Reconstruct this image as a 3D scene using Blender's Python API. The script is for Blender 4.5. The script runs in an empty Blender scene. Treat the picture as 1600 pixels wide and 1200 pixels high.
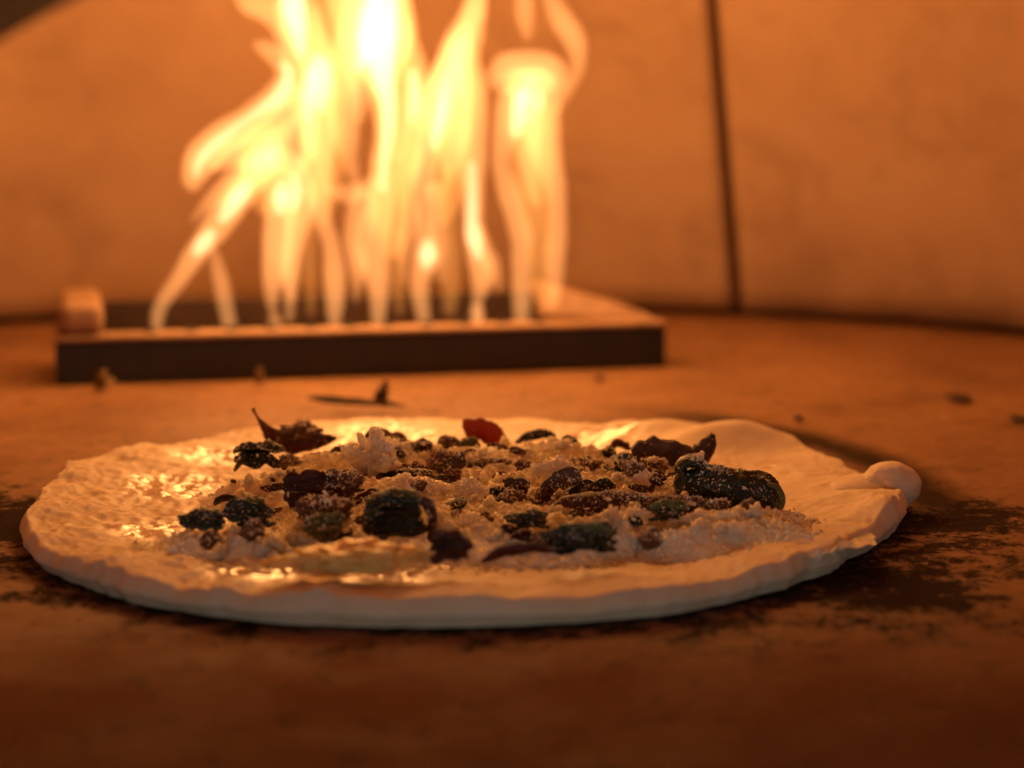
import bpy, math, random
import numpy as np
from mathutils import Vector
from mathutils.bvhtree import BVHTree

random.seed(7)
rng = np.random.default_rng(7)
S = bpy.context.scene
R = math.radians

# ------------------------------------------------------------------ camera
CAM_H, PITCH, FPX = 0.143, R(8.2), 2986.0          # metres, down-tilt, focal length in 1600-px units
cam = bpy.data.cameras.new('camera')
cam_o = bpy.data.objects.new('camera', cam)
S.collection.objects.link(cam_o)
cam_o.location = (0, 0, CAM_H)
cam_o.rotation_euler = (math.pi / 2 - PITCH, 0, 0)
cam.sensor_width = 36.0
cam.lens = 36.0 * FPX / 1600.0
cam.clip_start, cam.clip_end = 0.01, 20
cam.dof.use_dof = True
cam.dof.focus_distance = 0.652
cam.dof.aperture_fstop = 6.4
S.camera = cam_o

# ------------------------------------------------------------------ world, lamps, exposure
w = bpy.data.worlds.new('World')
S.world = w
w.use_nodes = True
w.node_tree.nodes['Background'].inputs[0].default_value = (0.62, 0.8, 1.0, 1)
w.node_tree.nodes['Background'].inputs[1].default_value = 0.05
S.view_settings.view_transform = 'Standard'
S.view_settings.look = 'None'
S.view_settings.exposure = 0.0
S.view_settings.gamma = 1.0

DAY_W, FIRE_W = 1.15, 1.32
a = bpy.data.lights.new('daylight', 'AREA')          # daylight before the oven mouth, shaped as a low strip that spares the floor
a.shape, a.size, a.size_y = 'RECTANGLE', 0.9, 0.10
a.energy, a.color = DAY_W, (1.0, 0.89, 0.73)
ao = bpy.data.objects.new('daylight', a)
S.collection.objects.link(ao)
ao.location = (0.05, -0.45, 0.06)
ao.rotation_euler = (R(90), 0, 0)

S.render.engine = 'CYCLES'
cy = S.cycles
cy.use_denoising = True
try:
    cy.denoiser = 'OPENIMAGEDENOISE'
    cy.denoising_input_passes = 'RGB_ALBEDO_NORMAL'
    cy.denoising_prefilter = 'ACCURATE'
except Exception:
    pass
cy.max_bounces, cy.diffuse_bounces, cy.glossy_bounces = 8, 5, 3
cy.transmission_bounces, cy.volume_bounces, cy.transparent_max_bounces = 4, 0, 96
cy.caustics_reflective = cy.caustics_refractive = False
cy.sample_clamp_indirect = 4.0

# ------------------------------------------------------------------ helpers
_cp, _sp = math.cos(PITCH), math.sin(PITCH)

def ray(px, py):
    a_, b_ = (px - 800) / FPX, (600 - py) / FPX
    return np.array([a_, _cp + b_ * _sp, -_sp + b_ * _cp])

def on_z(px, py, z=0.0):
    d = ray(px, py)
    return np.array([0, 0, CAM_H]) + d * ((z - CAM_H) / d[2])

def on_y(px, py, Y):
    d = ray(px, py)
    return np.array([0, 0, CAM_H]) + d * (Y / d[1])

def px_m(Y):                                           # metres per photo pixel at distance Y
    return Y / FPX * 1.01

def _hash(i, j, k, seed):
    h = (i * 374761393 + j * 668265263 + k * 2147483647 + seed * 974711) & 0xFFFFFFFF
    h = ((h ^ (h >> 13)) * 1274126177) & 0xFFFFFFFF
    h = ((h ^ (h >> 16)) * 2246822519) & 0xFFFFFFFF
    return ((h ^ (h >> 15)) & 0xFFFF) / 32767.5 - 1.0

def vnoise(p, seed=0):
    p = np.asarray(p, float)
    i = np.floor(p).astype(np.int64)
    f = p - i
    f = f * f * f * (f * (f * 6 - 15) + 10)
    out = np.zeros(len(p))
    for dx in (0, 1):
        wx = f[:, 0] if dx else 1 - f[:, 0]
        for dy in (0, 1):
            wy = f[:, 1] if dy else 1 - f[:, 1]
            for dz in (0, 1):
                wz = f[:, 2] if dz else 1 - f[:, 2]
                out += wx * wy * wz * _hash(i[:, 0] + dx, i[:, 1] + dy, i[:, 2] + dz, seed)
    return out

def fbm(p, octaves=3, seed=0, gain=0.5):
    p = np.asarray(p, float)
    s, amp, tot = np.zeros(len(p)), 1.0, 0.0
    for o in range(octaves):
        s += amp * vnoise(p * 2.03 ** o + 17.3 * o, seed + o)
        tot += amp
        amp *= gain
    return s / tot

def worley(p, seed=0):
    """Distance to the nearest jittered cell point, and that cell's own random number (0..1)."""
    p = np.asarray(p, float)
    i = np.floor(p).astype(np.int64)
    best, cid = np.full(len(p), 9.0), np.zeros(len(p))
    for dx in (-1, 0, 1):
        for dy in (-1, 0, 1):
            for dz in (-1, 0, 1):
                a_, b_, c_ = i[:, 0] + dx, i[:, 1] + dy, i[:, 2] + dz
                q = np.stack([a_ + 0.5 + 0.42 * _hash(a_, b_, c_, seed), b_ + 0.5 + 0.42 * _hash(a_, b_, c_, seed + 1), c_ + 0.5 + 0.42 * _hash(a_, b_, c_, seed + 2)], 1)
                d = np.linalg.norm(p - q, axis=1)
                m_ = d < best
                best[m_] = d[m_]
                cid[m_] = (_hash(a_, b_, c_, seed + 3)[m_] + 1) / 2
    return best, cid

def crumbly(p, seed=0):
    """0..1 domes packed together, each of its own height: the relief of crumbled cheese."""
    p = p + 0.25 * np.stack([vnoise(p * 2.3, seed + k) for k in range(3)], 1)
    f, c = worley(p, seed)
    return np.sqrt(np.clip(1 - (f / 0.85) ** 2, 0, 1)) * (0.35 + 0.65 * c)

def outward(v, f):
    """Faces turned so that the closed shape's normals point out (top sheets: up)."""
    v = np.asarray(v, float); f = np.asarray(f)
    c = v.mean(0)
    vol = 0.0
    for k in range(1, f.shape[1] - 1):
        vol += np.einsum('ij,ij->i', v[f[:, 0]] - c, np.cross(v[f[:, k]] - c, v[f[:, k + 1]] - c)).sum()
    return f if vol >= 0 else f[:, ::-1]

def mesh_np(name, v, f, smooth=True, turn=True):
    if turn: f = outward(v, f)
    v = np.ascontiguousarray(v, np.float32)
    f = np.ascontiguousarray(f, np.int32)
    me = bpy.data.meshes.new(name)
    n, k = f.shape
    me.vertices.add(len(v))
    me.vertices.foreach_set('co', v.ravel())
    me.loops.add(n * k)
    me.loops.foreach_set('vertex_index', f.ravel())
    me.polygons.add(n)
    me.polygons.foreach_set('loop_start', np.arange(0, n * k, k, dtype=np.int32))
    me.polygons.foreach_set('use_smooth', np.full(n, smooth))
    me.update(calc_edges=True)
    return me

def link(name, me, mat, parent=None):
    o = bpy.data.objects.new(name, me)
    S.collection.objects.link(o)
    if me is not None and mat is not None and len(me.materials) == 0:
        me.materials.append(mat)
    if parent is not None:
        o.parent = parent
    return o

def tag(o, label=None, cat=None, group=None, kind=None):
    if label: o['label'] = label
    if cat: o['category'] = cat
    if group: o['group'] = group
    if kind: o['kind'] = kind
    return o

def empty(name, loc=(0, 0, 0)):
    o = bpy.data.objects.new(name, None)
    S.collection.objects.link(o)
    o.location = loc
    o.empty_display_size = 0.02
    return o

def spline(pts, n):
    """Catmull-Rom through rows of any width, resampled to n rows."""
    P = np.asarray(pts, float)
    if len(P) == 2:
        t = np.linspace(0, 1, n)[:, None]
        return P[0] * (1 - t) + P[1] * t
    E = np.vstack([2 * P[0] - P[1], P, 2 * P[-1] - P[-2]])
    t = np.linspace(0, len(P) - 1 - 1e-9, n)
    i = t.astype(int)
    u = (t - i)[:, None]
    a_, b_, c_, d_ = E[i], E[i + 1], E[i + 2], E[i + 3]
    return 0.5 * (2 * b_ + (c_ - a_) * u + (2 * a_ - 5 * b_ + 4 * c_ - d_) * u ** 2 + (3 * b_ - a_ - 3 * c_ + d_) * u ** 3)

def grid_faces(nu, nv, closed_v=False, off=0):
    i, j = np.meshgrid(np.arange(nu - 1), np.arange(nv if closed_v else nv - 1), indexing='ij')
    i, j = i.ravel(), j.ravel()
    j2 = (j + 1) % nv
    return np.stack([i * nv + j, i * nv + j2, (i + 1) * nv + j2, (i + 1) * nv + j], 1) + off

def tube(pts, rad, nu=30, nv=12, depth=1.0, depth_dir=None, noise=0.0, nscale=60, seed=0):
    """Closed tapered tube along pts; rad per point; depth = how deep the section is compared with its width."""
    Q = spline(np.hstack([np.asarray(pts, float), np.asarray(rad, float)[:, None]]), nu)
    C_, r = Q[:, :3], np.maximum(Q[:, 3], 1e-5)
    T = np.gradient(C_, axis=0)
    T /= np.linalg.norm(T, axis=1)[:, None] + 1e-12
    D = np.array([0, 1, 0.0]) if depth_dir is None else np.asarray(depth_dir, float)
    N = np.cross(T, D)
    N /= np.linalg.norm(N, axis=1)[:, None] + 1e-9
    B = np.cross(N, T)
    ph = np.linspace(0, 2 * np.pi, nv, endpoint=False)
    V = (C_[:, None, :] + r[:, None, None] * (np.cos(ph)[None, :, None] * N[:, None, :] + depth * np.sin(ph)[None, :, None] * B[:, None, :]))
    V = V.reshape(-1, 3)
    if noise:
        rr = np.repeat(r, nv)
        cc = np.repeat(C_, nv, axis=0)
        V = cc + (V - cc) * (1 + noise * fbm(V * nscale, 3, seed))[:, None]
    F = grid_faces(nu, nv, True)
    n = len(V)
    V = np.vstack([V, C_[0] - T[0] * r[0] * 0.6, C_[-1] + T[-1] * r[-1] * 0.6])
    j = np.arange(nv)
    j2 = (j + 1) % nv
    cap = np.vstack([np.stack([np.full(nv, n), j2, j, j], 1), np.stack([np.full(nv, n + 1), (nu - 1) * nv + j, (nu - 1) * nv + j2, (nu - 1) * nv + j2], 1)])
    return V, F, cap[:, :3], T

def join_qt(V, F, tri, name):
    """Quads + tris to one all-triangle mesh."""
    t = np.vstack([F[:, [0, 1, 2]], F[:, [0, 2, 3]], tri]) if len(tri) else np.vstack([F[:, [0, 1, 2]], F[:, [0, 2, 3]]])
    return mesh_np(name, V, t)

def box_vf(x0, x1, y0, y1, z0, z1):
    v = np.array([[x0, y0, z0], [x1, y0, z0], [x1, y1, z0], [x0, y1, z0], [x0, y0, z1], [x1, y0, z1], [x1, y1, z1], [x0, y1, z1]], float)
    f = np.array([[0, 3, 2, 1], [4, 5, 6, 7], [0, 1, 5, 4], [1, 2, 6, 5], [2, 3, 7, 6], [3, 0, 4, 7]])
    return v, f

def bevel(o, wd, seg=3):
    m = o.modifiers.new('bevel', 'BEVEL')
    m.width, m.segments, m.limit_method = wd, seg, 'ANGLE'
    return o

# ------------------------------------------------------------------ materials
class Mat:
    def __init__(self, name):
        self.m = bpy.data.materials.new(name)
        self.m.use_nodes = True
        self.t = self.m.node_tree
        self.n = self.t.nodes
        self.b = self.n['Principled BSDF']
        self.out = self.n['Material Output']
        self.co = self.n.new('ShaderNodeTexCoord').outputs['Object']
    def L(self, a_, b_):
        self.t.links.new(a_, b_)
    def set(self, **k):
        for key, v in k.items():
            self.b.inputs[key.replace('_', ' ')].default_value = v
        return self
    def noise(self, scale, detail=4, rough=0.55, dist=0.0, vec=None):
        n = self.n.new('ShaderNodeTexNoise')
        n.inputs['Scale'].default_value, n.inputs['Detail'].default_value = scale, detail
        n.inputs['Roughness'].default_value, n.inputs['Distortion'].default_value = rough, dist
        self.L(vec if vec is not None else self.co, n.inputs['Vector'])
        return n.outputs['Fac']
    def voro(self, scale, feature='F1'):
        n = self.n.new('ShaderNodeTexVoronoi')
        n.feature = feature
        n.inputs['Scale'].default_value = scale
        self.L(self.co, n.inputs['Vector'])
        return n.outputs['Distance']
    def ramp(self, fac, stops):
        n = self.n.new('ShaderNodeValToRGB')
        e = n.color_ramp.elements
        while len(e) < len(stops):
            e.new(0.5)
        for el, (p, c) in zip(e, stops):
            el.position = p
            el.color = (c, c, c, 1) if isinstance(c, (int, float)) else (*c, 1)
        self.L(fac, n.inputs[0])
        return n.outputs[0]
    def math(self, op, a_, b_=None, c_=None, clamp=False):
        n = self.n.new('ShaderNodeMath')
        n.operation, n.use_clamp = op, clamp
        for i, v in enumerate((a_, b_, c_)):
            if v is None: continue
            if isinstance(v, (int, float)): n.inputs[i].default_value = v
            else: self.L(v, n.inputs[i])
        return n.outputs[0]
    def mix(self, fac, a_, b_, mode='MIX'):
        n = self.n.new('ShaderNodeMix')
        n.data_type, n.blend_type = 'RGBA', mode
        for s, v in ((n.inputs[0], fac), (n.inputs[6], a_), (n.inputs[7], b_)):
            if isinstance(v, (int, float)): s.default_value = v
            elif isinstance(v, tuple): s.default_value = (*v, 1)
            else: self.L(v, s)
        return n.outputs[2]
    def dist(self, x, y, sx=1.0, sy=1.0):
        """distance in plan from (x, y), each axis scaled"""
        s = self.n.new('ShaderNodeSeparateXYZ')
        self.L(self.co, s.inputs[0])
        dx = self.math('MULTIPLY', self.math('SUBTRACT', s.outputs[0], x), sx)
        dy = self.math('MULTIPLY', self.math('SUBTRACT', s.outputs[1], y), sy)
        return self.math('SQRT', self.math('ADD', self.math('MULTIPLY', dx, dx), self.math('MULTIPLY', dy, dy)))
    def maprange(self, v, a0, a1, b0, b1, smooth=True):
        n = self.n.new('ShaderNodeMapRange')
        n.interpolation_type = 'SMOOTHSTEP' if smooth else 'LINEAR'
        self.L(v, n.inputs[0])
        for i, q in enumerate((a0, a1, b0, b1)):
            n.inputs[i + 1].default_value = q
        return n.outputs[0]
    def bump(self, h, strength, dist=0.001):
        n = self.n.new('ShaderNodeBump')
        n.inputs['Strength'].default_value, n.inputs['Distance'].default_value = strength, dist
        self.L(h, n.inputs['Height'])
        self.L(n.outputs[0], self.b.inputs['Normal'])
    def col(self, c): self.L(c, self.b.inputs['Base Color'])
    def rough(self, c): self.L(c, self.b.inputs['Roughness'])

# pizza frame, used by the floor's char and by everything on the dough
PC = on_z(728, 812, 0.0)                                # centre of the dough on the floor

def mat_floor():
    m = Mat('hearth stone')
    base = m.ramp(m.noise(14, 6, 0.6), [(0.3, (0.23, 0.112, 0.051)), (0.5, (0.33, 0.168, 0.078)), (0.72, (0.40, 0.215, 0.105))])
    fine = m.ramp(m.noise(190, 6, 0.78), [(0.3, 0.5), (0.58, 1.0)])
    base = m.mix(1.0, base, fine, 'MULTIPLY')
    # baked-on char: a broken ring round the pizza, heavier to its right, and blotches in the foreground
    warp = m.math('MULTIPLY', m.math('SUBTRACT', m.noise(26, 3), 0.5), 0.07)
    r = m.math('ADD', m.dist(PC[0], PC[1], 1.0, 1.05), warp)
    ring = m.maprange(r, 0.152, 0.19, 0.60, -0.2)
    for (px, py, rad, k, sy) in ((1455, 805, 0.046, 0.85, 0.8), (1345, 915, 0.042, 0.95, 0.9), (1160, 985, 0.05, 0.25, 1.6), (8, 812, 0.036, 1.05, 0.7),
                                 (120, 925, 0.03, 0.25, 1.4), (1560, 880, 0.035, 0.5, 0.8), (1500, 960, 0.05, 0.3, 1.2)):
        p = on_z(px, py)
        b = m.math('ADD', m.dist(p[0], p[1], 1.0, sy), m.math('MULTIPLY', warp, 0.6))
        ring = m.math('MAXIMUM', ring, m.maprange(b, rad * 0.2, rad * 1.5, k, 0.0))
    speck = m.math('ADD', m.math('MULTIPLY_ADD', m.noise(70, 6, 0.68, 0.5), 2.6, -1.3), m.math('MULTIPLY_ADD', m.noise(380, 5, 0.8), 2.2, -1.1))
    q = m.math('ADD', ring, speck)
    char = m.maprange(q, 0.25, 0.75, 0.0, 0.95)
    # scattered soot spots
    spots = m.maprange(m.noise(52, 6, 0.72, 0.6), 0.56, 0.72, 0.0, 0.75)
    char = m.math('MAXIMUM', char, spots)
    # long smear curving away behind the pizza (a peel mark)
    A, B, C_ = (on_z(*p)[:2] for p in ((1000, 640), (1250, 682), (1430, 752)))
    ax, ay, bx, by, cx, cy_ = *A, *B, *C_
    d = 2 * (ax * (by - cy_) + bx * (cy_ - ay) + cx * (ay - by))
    ux = ((ax**2 + ay**2) * (by - cy_) + (bx**2 + by**2) * (cy_ - ay) + (cx**2 + cy_**2) * (ay - by)) / d
    uy = ((ax**2 + ay**2) * (cx - bx) + (bx**2 + by**2) * (ax - cx) + (cx**2 + cy_**2) * (bx - ax)) / d
    rad = math.hypot(ax - ux, ay - uy)
    e = m.math('ABSOLUTE', m.math('SUBTRACT', m.dist(ux, uy), rad))
    e = m.math('ADD', e, m.math('MULTIPLY', m.math('ABSOLUTE', warp), 0.35))
    sx = m.n.new('ShaderNodeSeparateXYZ'); m.L(m.co, sx.inputs[0])
    on = m.math('MULTIPLY', m.maprange(sx.outputs[0], A[0] - 0.03, A[0] + 0.05, 0, 1), m.maprange(sx.outputs[1], 0.62, 0.70, 0, 1))
    smear = m.math('MULTIPLY', m.maprange(e, 0.003, 0.025, 0.9, 0.0), on)
    char = m.math('MAXIMUM', char, smear)
    # stone nearest the mouth painted browner, standing in for the firelight's falloff
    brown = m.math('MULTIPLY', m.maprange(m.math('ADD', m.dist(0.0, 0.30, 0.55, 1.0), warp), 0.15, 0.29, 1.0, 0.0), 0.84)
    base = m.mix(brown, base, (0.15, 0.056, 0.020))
    m.col(m.mix(char, base, (0.018, 0.011, 0.008)))
    m.rough(m.math('ADD', m.maprange(m.noise(30, 4), 0.3, 0.7, 0.42, 0.62), m.math('MULTIPLY', m.math('MAXIMUM', char, brown), 0.36)))
    m.L(m.math('MULTIPLY_ADD', m.math('MAXIMUM', char, brown), -0.33, 0.36), m.b.inputs['Specular IOR Level'])
    h = m.math('ADD', m.math('MULTIPLY', m.noise(60, 6, 0.6), 0.8), m.math('MULTIPLY', m.noise(350, 4, 0.7), 0.35))
    m.bump(m.math('ADD', h, m.math('MULTIPLY', char, 0.35)), 0.55, 0.0016)
    return m.m

def mat_wall():
    m = Mat('refractory plaster')
    base = m.ramp(m.noise(9, 6, 0.62), [(0.28, (0.39, 0.237, 0.14)), (0.5, (0.465, 0.296, 0.178)), (0.75, (0.515, 0.34, 0.213))])
    soot = m.maprange(m.noise(11, 5, 0.65, 0.8), 0.5, 0.72, 0.0, 0.38)
    pit = m.maprange(m.noise(42, 4, 0.6), 0.62, 0.78, 0.0, 0.3)
    # soot clinging low on the wall right of the joint
    s = m.n.new('ShaderNodeSeparateXYZ'); m.L(m.co, s.inputs[0])
    lo = m.math('MULTIPLY', m.maprange(s.outputs[2], 0.01, 0.085, 1.0, 0.0), m.maprange(s.outputs[0], 0.17, 0.26, 0.0, 1.0))
    lo = m.math('MULTIPLY', lo, m.maprange(m.noise(16, 4), 0.35, 0.6, 0.1, 0.6))
    k = m.math('MAXIMUM', m.math('MAXIMUM', soot, pit), lo)
    m.col(m.mix(k, base, (0.20, 0.11, 0.06)))
    m.set(Roughness=0.85)
    m.bump(m.noise(55, 6, 0.6), 0.35, 0.003)
    return m.m

def mat_dough():
    m = Mat('raw dough')
    c = m.ramp(m.noise(55, 5, 0.6), [(0.3, (0.74, 0.60, 0.45)), (0.6, (0.83, 0.71, 0.57))])
    m.col(c)
    m.set(Roughness=0.6)
    m.b.inputs['Subsurface Weight'].default_value = 0.25
    m.b.inputs['Subsurface Radius'].default_value = (1.0, 0.55, 0.3)
    m.b.inputs['Subsurface Scale'].default_value = 0.003
    wet = m.n.new('ShaderNodeAttribute'); wet.attribute_name = 'oil'
    m.rough(m.maprange(wet.outputs['Fac'], 0.0, 1.0, 0.68, 0.09))
    m.b.inputs['Coat Roughness'].default_value = 0.07
    m.L(m.maprange(wet.outputs['Fac'], 0.45, 0.95, 0.0, 1.0), m.b.inputs['Coat Weight'])
    h = m.math('ADD', m.noise(330, 4, 0.6), m.math('MULTIPLY', m.noise(1100, 3, 0.6), 0.35))
    m.bump(h, 0.35, 0.0006)
    return m.m

def mat_cheese(name, c0, c1, sss=0.35, rough=0.5, bscale=900):
    m = Mat(name)
    m.col(m.ramp(m.noise(190, 4, 0.6), [(0.3, c0), (0.65, c1)]))
    m.set(Roughness=rough)
    m.b.inputs['Subsurface Weight'].default_value = sss
    m.b.inputs['Subsurface Radius'].default_value = (1.0, 0.6, 0.32)
    m.b.inputs['Subsurface Scale'].default_value = 0.012
    m.bump(m.noise(bscale, 4, 0.65), 0.6, 0.0006)
    return m.m

def mat_veg(name, c0, c1, c2, rough=0.4, trans=0.0, tcol=(0.4, 0.1, 0.03), sc=140, spec=0.5):
    m = Mat(name)
    m.col(m.ramp(m.noise(sc, 5, 0.65, 0.5), [(0.32, c0), (0.52, c1), (0.72, c2)]))
    m.set(Roughness=rough)
    m.b.inputs['Specular IOR Level'].default_value = spec
    m.bump(m.math('ADD', m.noise(sc * 2.5, 5, 0.65), m.math('MULTIPLY', m.noise(sc * 9, 3), 0.4)), 0.7, 0.0012)
    if trans:
        t = m.n.new('ShaderNodeBsdfTranslucent')
        t.inputs[0].default_value = (*tcol, 1)
        x = m.n.new('ShaderNodeMixShader')
        x.inputs[0].default_value = trans
        m.L(m.b.outputs[0], x.inputs[1]); m.L(t.outputs[0], x.inputs[2]); m.L(x.outputs[0], m.out.inputs[0])
    return m.m

def mat_metal(name, c0, c1, rough=0.5, metallic=0.3):
    m = Mat(name)
    m.col(m.ramp(m.noise(60, 5, 0.6), [(0.35, c0), (0.7, c1)]))
    m.set(Roughness=rough, Metallic=metallic)
    m.bump(m.noise(240, 4), 0.3, 0.0006)
    return m.m

def mat_flame(name, col, dens):
    m = bpy.data.materials.new(name)
    m.use_nodes = True
    t = m.node_tree
    t.nodes.remove(t.nodes['Principled BSDF'])
    tr, em, ad, ve = (t.nodes.new(k) for k in ('ShaderNodeBsdfTransparent', 'ShaderNodeEmission', 'ShaderNodeAddShader', 'ShaderNodeEmission'))
    em.inputs[0].default_value, em.inputs[1].default_value = (*col, 1), 0.02
    ve.inputs[0].default_value, ve.inputs[1].default_value = (*col, 1), dens
    t.links.new(tr.outputs[0], ad.inputs[0]); t.links.new(em.outputs[0], ad.inputs[1])
    out = t.nodes['Material Output']
    t.links.new(ad.outputs[0], out.inputs['Surface'])
    t.links.new(ve.outputs[0], out.inputs['Volume'])
    return m

M = dict(
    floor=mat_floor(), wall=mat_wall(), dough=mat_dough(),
    mouth=mat_metal('blackened steel mouth', (0.022, 0.027, 0.034), (0.034, 0.041, 0.05), 0.55, 0.0),
    back=mat_metal('dark joint backing', (0.12, 0.062, 0.03), (0.17, 0.09, 0.045), 0.9, 0.0),
    steel=mat_metal('burner steel dark', (0.010, 0.008, 0.007), (0.022, 0.014, 0.010), 0.6, 0.0),
    rim=mat_metal('burner rim scale', (0.26, 0.15, 0.09), (0.42, 0.26, 0.165), 0.6, 0.0),
    darkred=mat_metal('dark red plate', (0.030, 0.011, 0.005), (0.055, 0.022, 0.010), 0.8, 0.0),
    bed=mat_cheese('grated cheese bed', (0.86, 0.77, 0.60), (0.93, 0.87, 0.74), 0.4),
    cheese=mat_cheese('white cheese crumb', (0.84, 0.73, 0.54), (0.92, 0.84, 0.68), 0.6),
    dust=mat_cheese('fine cheese dust', (0.90, 0.82, 0.67), (0.94, 0.89, 0.78), 0.0, 0.55),
    yellow=mat_cheese('oily yellow cheese', (0.66, 0.44, 0.12), (0.80, 0.58, 0.22), 0.8, 0.28, 300),
    charleaf=mat_veg('charred red leaf', (0.018, 0.008, 0.006), (0.07, 0.022, 0.013), (0.16, 0.055, 0.03), 0.4, 0.22, (0.5, 0.10, 0.025)),
    redleaf=mat_veg('toasted red leaf', (0.06, 0.015, 0.008), (0.20, 0.05, 0.02), (0.28, 0.08, 0.03), 0.4, 0.45, (0.6, 0.12, 0.02)),
    mushroom=mat_veg('roasted mushroom', (0.03, 0.014, 0.009), (0.10, 0.045, 0.028), (0.20, 0.10, 0.065), 0.42),
    sausage=mat_veg('browned sausage', (0.08, 0.03, 0.016), (0.22, 0.095, 0.05), (0.36, 0.19, 0.11), 0.5, sc=260),
    green=mat_veg('dark wilted greens', (0.004, 0.006, 0.004), (0.009, 0.018, 0.007), (0.024, 0.046, 0.011), 0.22, sc=170, spec=0.6),
    olive=mat_veg('olive green stem', (0.05, 0.06, 0.015), (0.11, 0.12, 0.03), (0.2, 0.2, 0.06), 0.35),
    dry=mat_veg('dry straw scrap', (0.10, 0.055, 0.02), (0.20, 0.115, 0.04), (0.28, 0.17, 0.07), 0.6),
    burnt=mat_veg('burnt scrap', (0.02, 0.012, 0.008), (0.045, 0.025, 0.014), (0.09, 0.05, 0.025), 0.6),
)

# ------------------------------------------------------------------ setting: hearth floor and oven shell
OC, OR, OH = np.array([-0.04, 0.86]), 0.505, 0.42       # oven centre, inner radius, dome height
xs = np.concatenate([np.linspace(-2.2, -0.42, 18, endpoint=False), np.linspace(-0.42, 0.42, 210), np.linspace(0.42, 2.2, 19)[1:]])
ys = np.concatenate([np.linspace(-1.6, 0.36, 18, endpoint=False), np.linspace(0.36, 1.05, 200), np.linspace(1.05, 2.0, 40)[1:]])
X, Y = np.meshgrid(xs, ys, indexing='ij')
V = np.stack([X.ravel(), Y.ravel(), np.zeros(X.size)], 1)
V[:, 2] = 0.0007 * fbm(V * np.array([30, 30, 1]), 4, 3) - 0.0007
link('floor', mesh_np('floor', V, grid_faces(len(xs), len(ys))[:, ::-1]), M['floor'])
tag(bpy.data.objects['floor'], 'orange-lit stone hearth floor with black char stains', None, None, 'structure')

oven = tag(empty('pizza_oven', (OC[0], OC[1], 0)), 'domed stone pizza oven interior with one dark vertical joint right of the flames', 'oven')

def shell(a0, a1, r0, th, z0, gap, nseg, name, mat, tmax=89.0):
    """Dome panel between two bearings (degrees from +y towards +x)."""
    g = math.degrees(gap / 2 / r0)
    ph = np.radians(np.linspace(a0 + g, a1 - g, nseg))
    zl = np.concatenate([np.linspace(z0, 0.25, 16), np.full(10, 0.25)])
    aa = np.concatenate([np.zeros(16), np.radians(np.linspace(9, tmax, 10))])
    tt = zl
    def surf(off):
        k_ = 0.335
        rr = (r0 + off - k_ * zl) * np.cos(aa)
        zz = zl + (OH - 0.25 + off) * np.sin(aa)
        return np.stack([rr[:, None] * np.sin(ph)[None], rr[:, None] * np.cos(ph)[None], np.repeat(zz[:, None], nseg, 1)], 2).reshape(-1, 3)
    A, B = surf(0.0), surf(th)
    d = 0.0012 * fbm(A * 14, 3, 5)
    A = A * (1 + d / np.maximum(np.linalg.norm(A, axis=1), 0.05))[:, None]
    n = len(A)
    nu = len(tt)
    f = [grid_faces(nu, nseg), grid_faces(nu, nseg, off=n)[:, ::-1]]
    j = np.arange(nseg - 1); i = np.arange(nu - 1)
    f.append(np.stack([j + 1, j, n + j, n + j + 1], 1))
    k = (nu - 1) * nseg
    f.append(np.stack([k + j, k + j + 1, n + k + j + 1, n + k + j], 1))
    f.append(np.stack([i * nseg, (i + 1) * nseg, n + (i + 1) * nseg, n + i * nseg], 1))
    e = nseg - 1
    f.append(np.stack([(i + 1) * nseg + e, i * nseg + e, n + i * nseg + e, n + (i + 1) * nseg + e], 1))
    me = mesh_np(name, np.vstack([A, B]), np.vstack(f))
    me.polygons.foreach_set('use_smooth', [False] * len(me.polygons))
    sm = np.zeros(len(me.polygons), bool); sm[:2 * (nu - 1) * (nseg - 1)] = True
    me.polygons.foreach_set('use_smooth', sm)
    return link(name, me, mat, oven)

for a0, a1, z0 in ((-49, 23, 0.005), (23, 95, 0.005), (95, 130, 0.005), (130, 230, 0.2), (230, 311, 0.005)):
    shell(a0, a1, OR, 0.03, z0, 0.0082, 60, 'dome_panel', M['wall'])
shell(-130, 130, OR + 0.032, 0.02, 0.0, 0.0, 90, 'dome_backing', M['back'])

def mouth():
    xc, zc, r = 0.0235, -0.0695, 0.26
    t0 = math.asin(-zc / r)
    th = np.linspace(math.pi - t0 * 0 - math.asin(-zc / r), math.asin(-zc / r), 48)
    arc = np.stack([xc + r * np.cos(th), zc + r * np.sin(th)], 1)
    arc[0, 1] = arc[-1, 1] = -0.002
    out = []
    for x, z in arc:                                    # outer outline: a rectangle, ray-cast from the arc's centre
        dx, dz = x - xc, z + 0.05
        k = min([q for q in ((0.75 * (1 if dx > 0 else -1)) / dx if abs(dx) > 1e-6 else 9e9, 0.62 / dz if dz > 1e-6 else 9e9)])
        out.append((xc + dx * k, max(-0.05 + dz * k, -0.002)))
    out = np.array(out)
    y0, y1 = 0.30, 0.402
    n = len(arc)
    def lay(a_, y): return np.stack([a_[:, 0] - OC[0], np.full(n, y - OC[1]), a_[:, 1]], 1)
    V = np.vstack([lay(arc, y0), lay(arc, y1), lay(out, y0), lay(out, y1)])
    j = np.arange(n - 1)
    f = np.vstack([np.stack([j, j + 1, n + j + 1, n + j], 1), np.stack([j + 1, j, 2 * n + j, 2 * n + j + 1], 1),
                   np.stack([n + j, n + j + 1, 3 * n + j + 1, 3 * n + j], 1), np.stack([2 * n + j + 1, 2 * n + j, 3 * n + j, 3 * n + j + 1], 1)])
    o = link('oven_mouth', mesh_np('oven_mouth', V, f, False), M['mouth'], oven)
    bevel(o, 0.006)
mouth()

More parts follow.
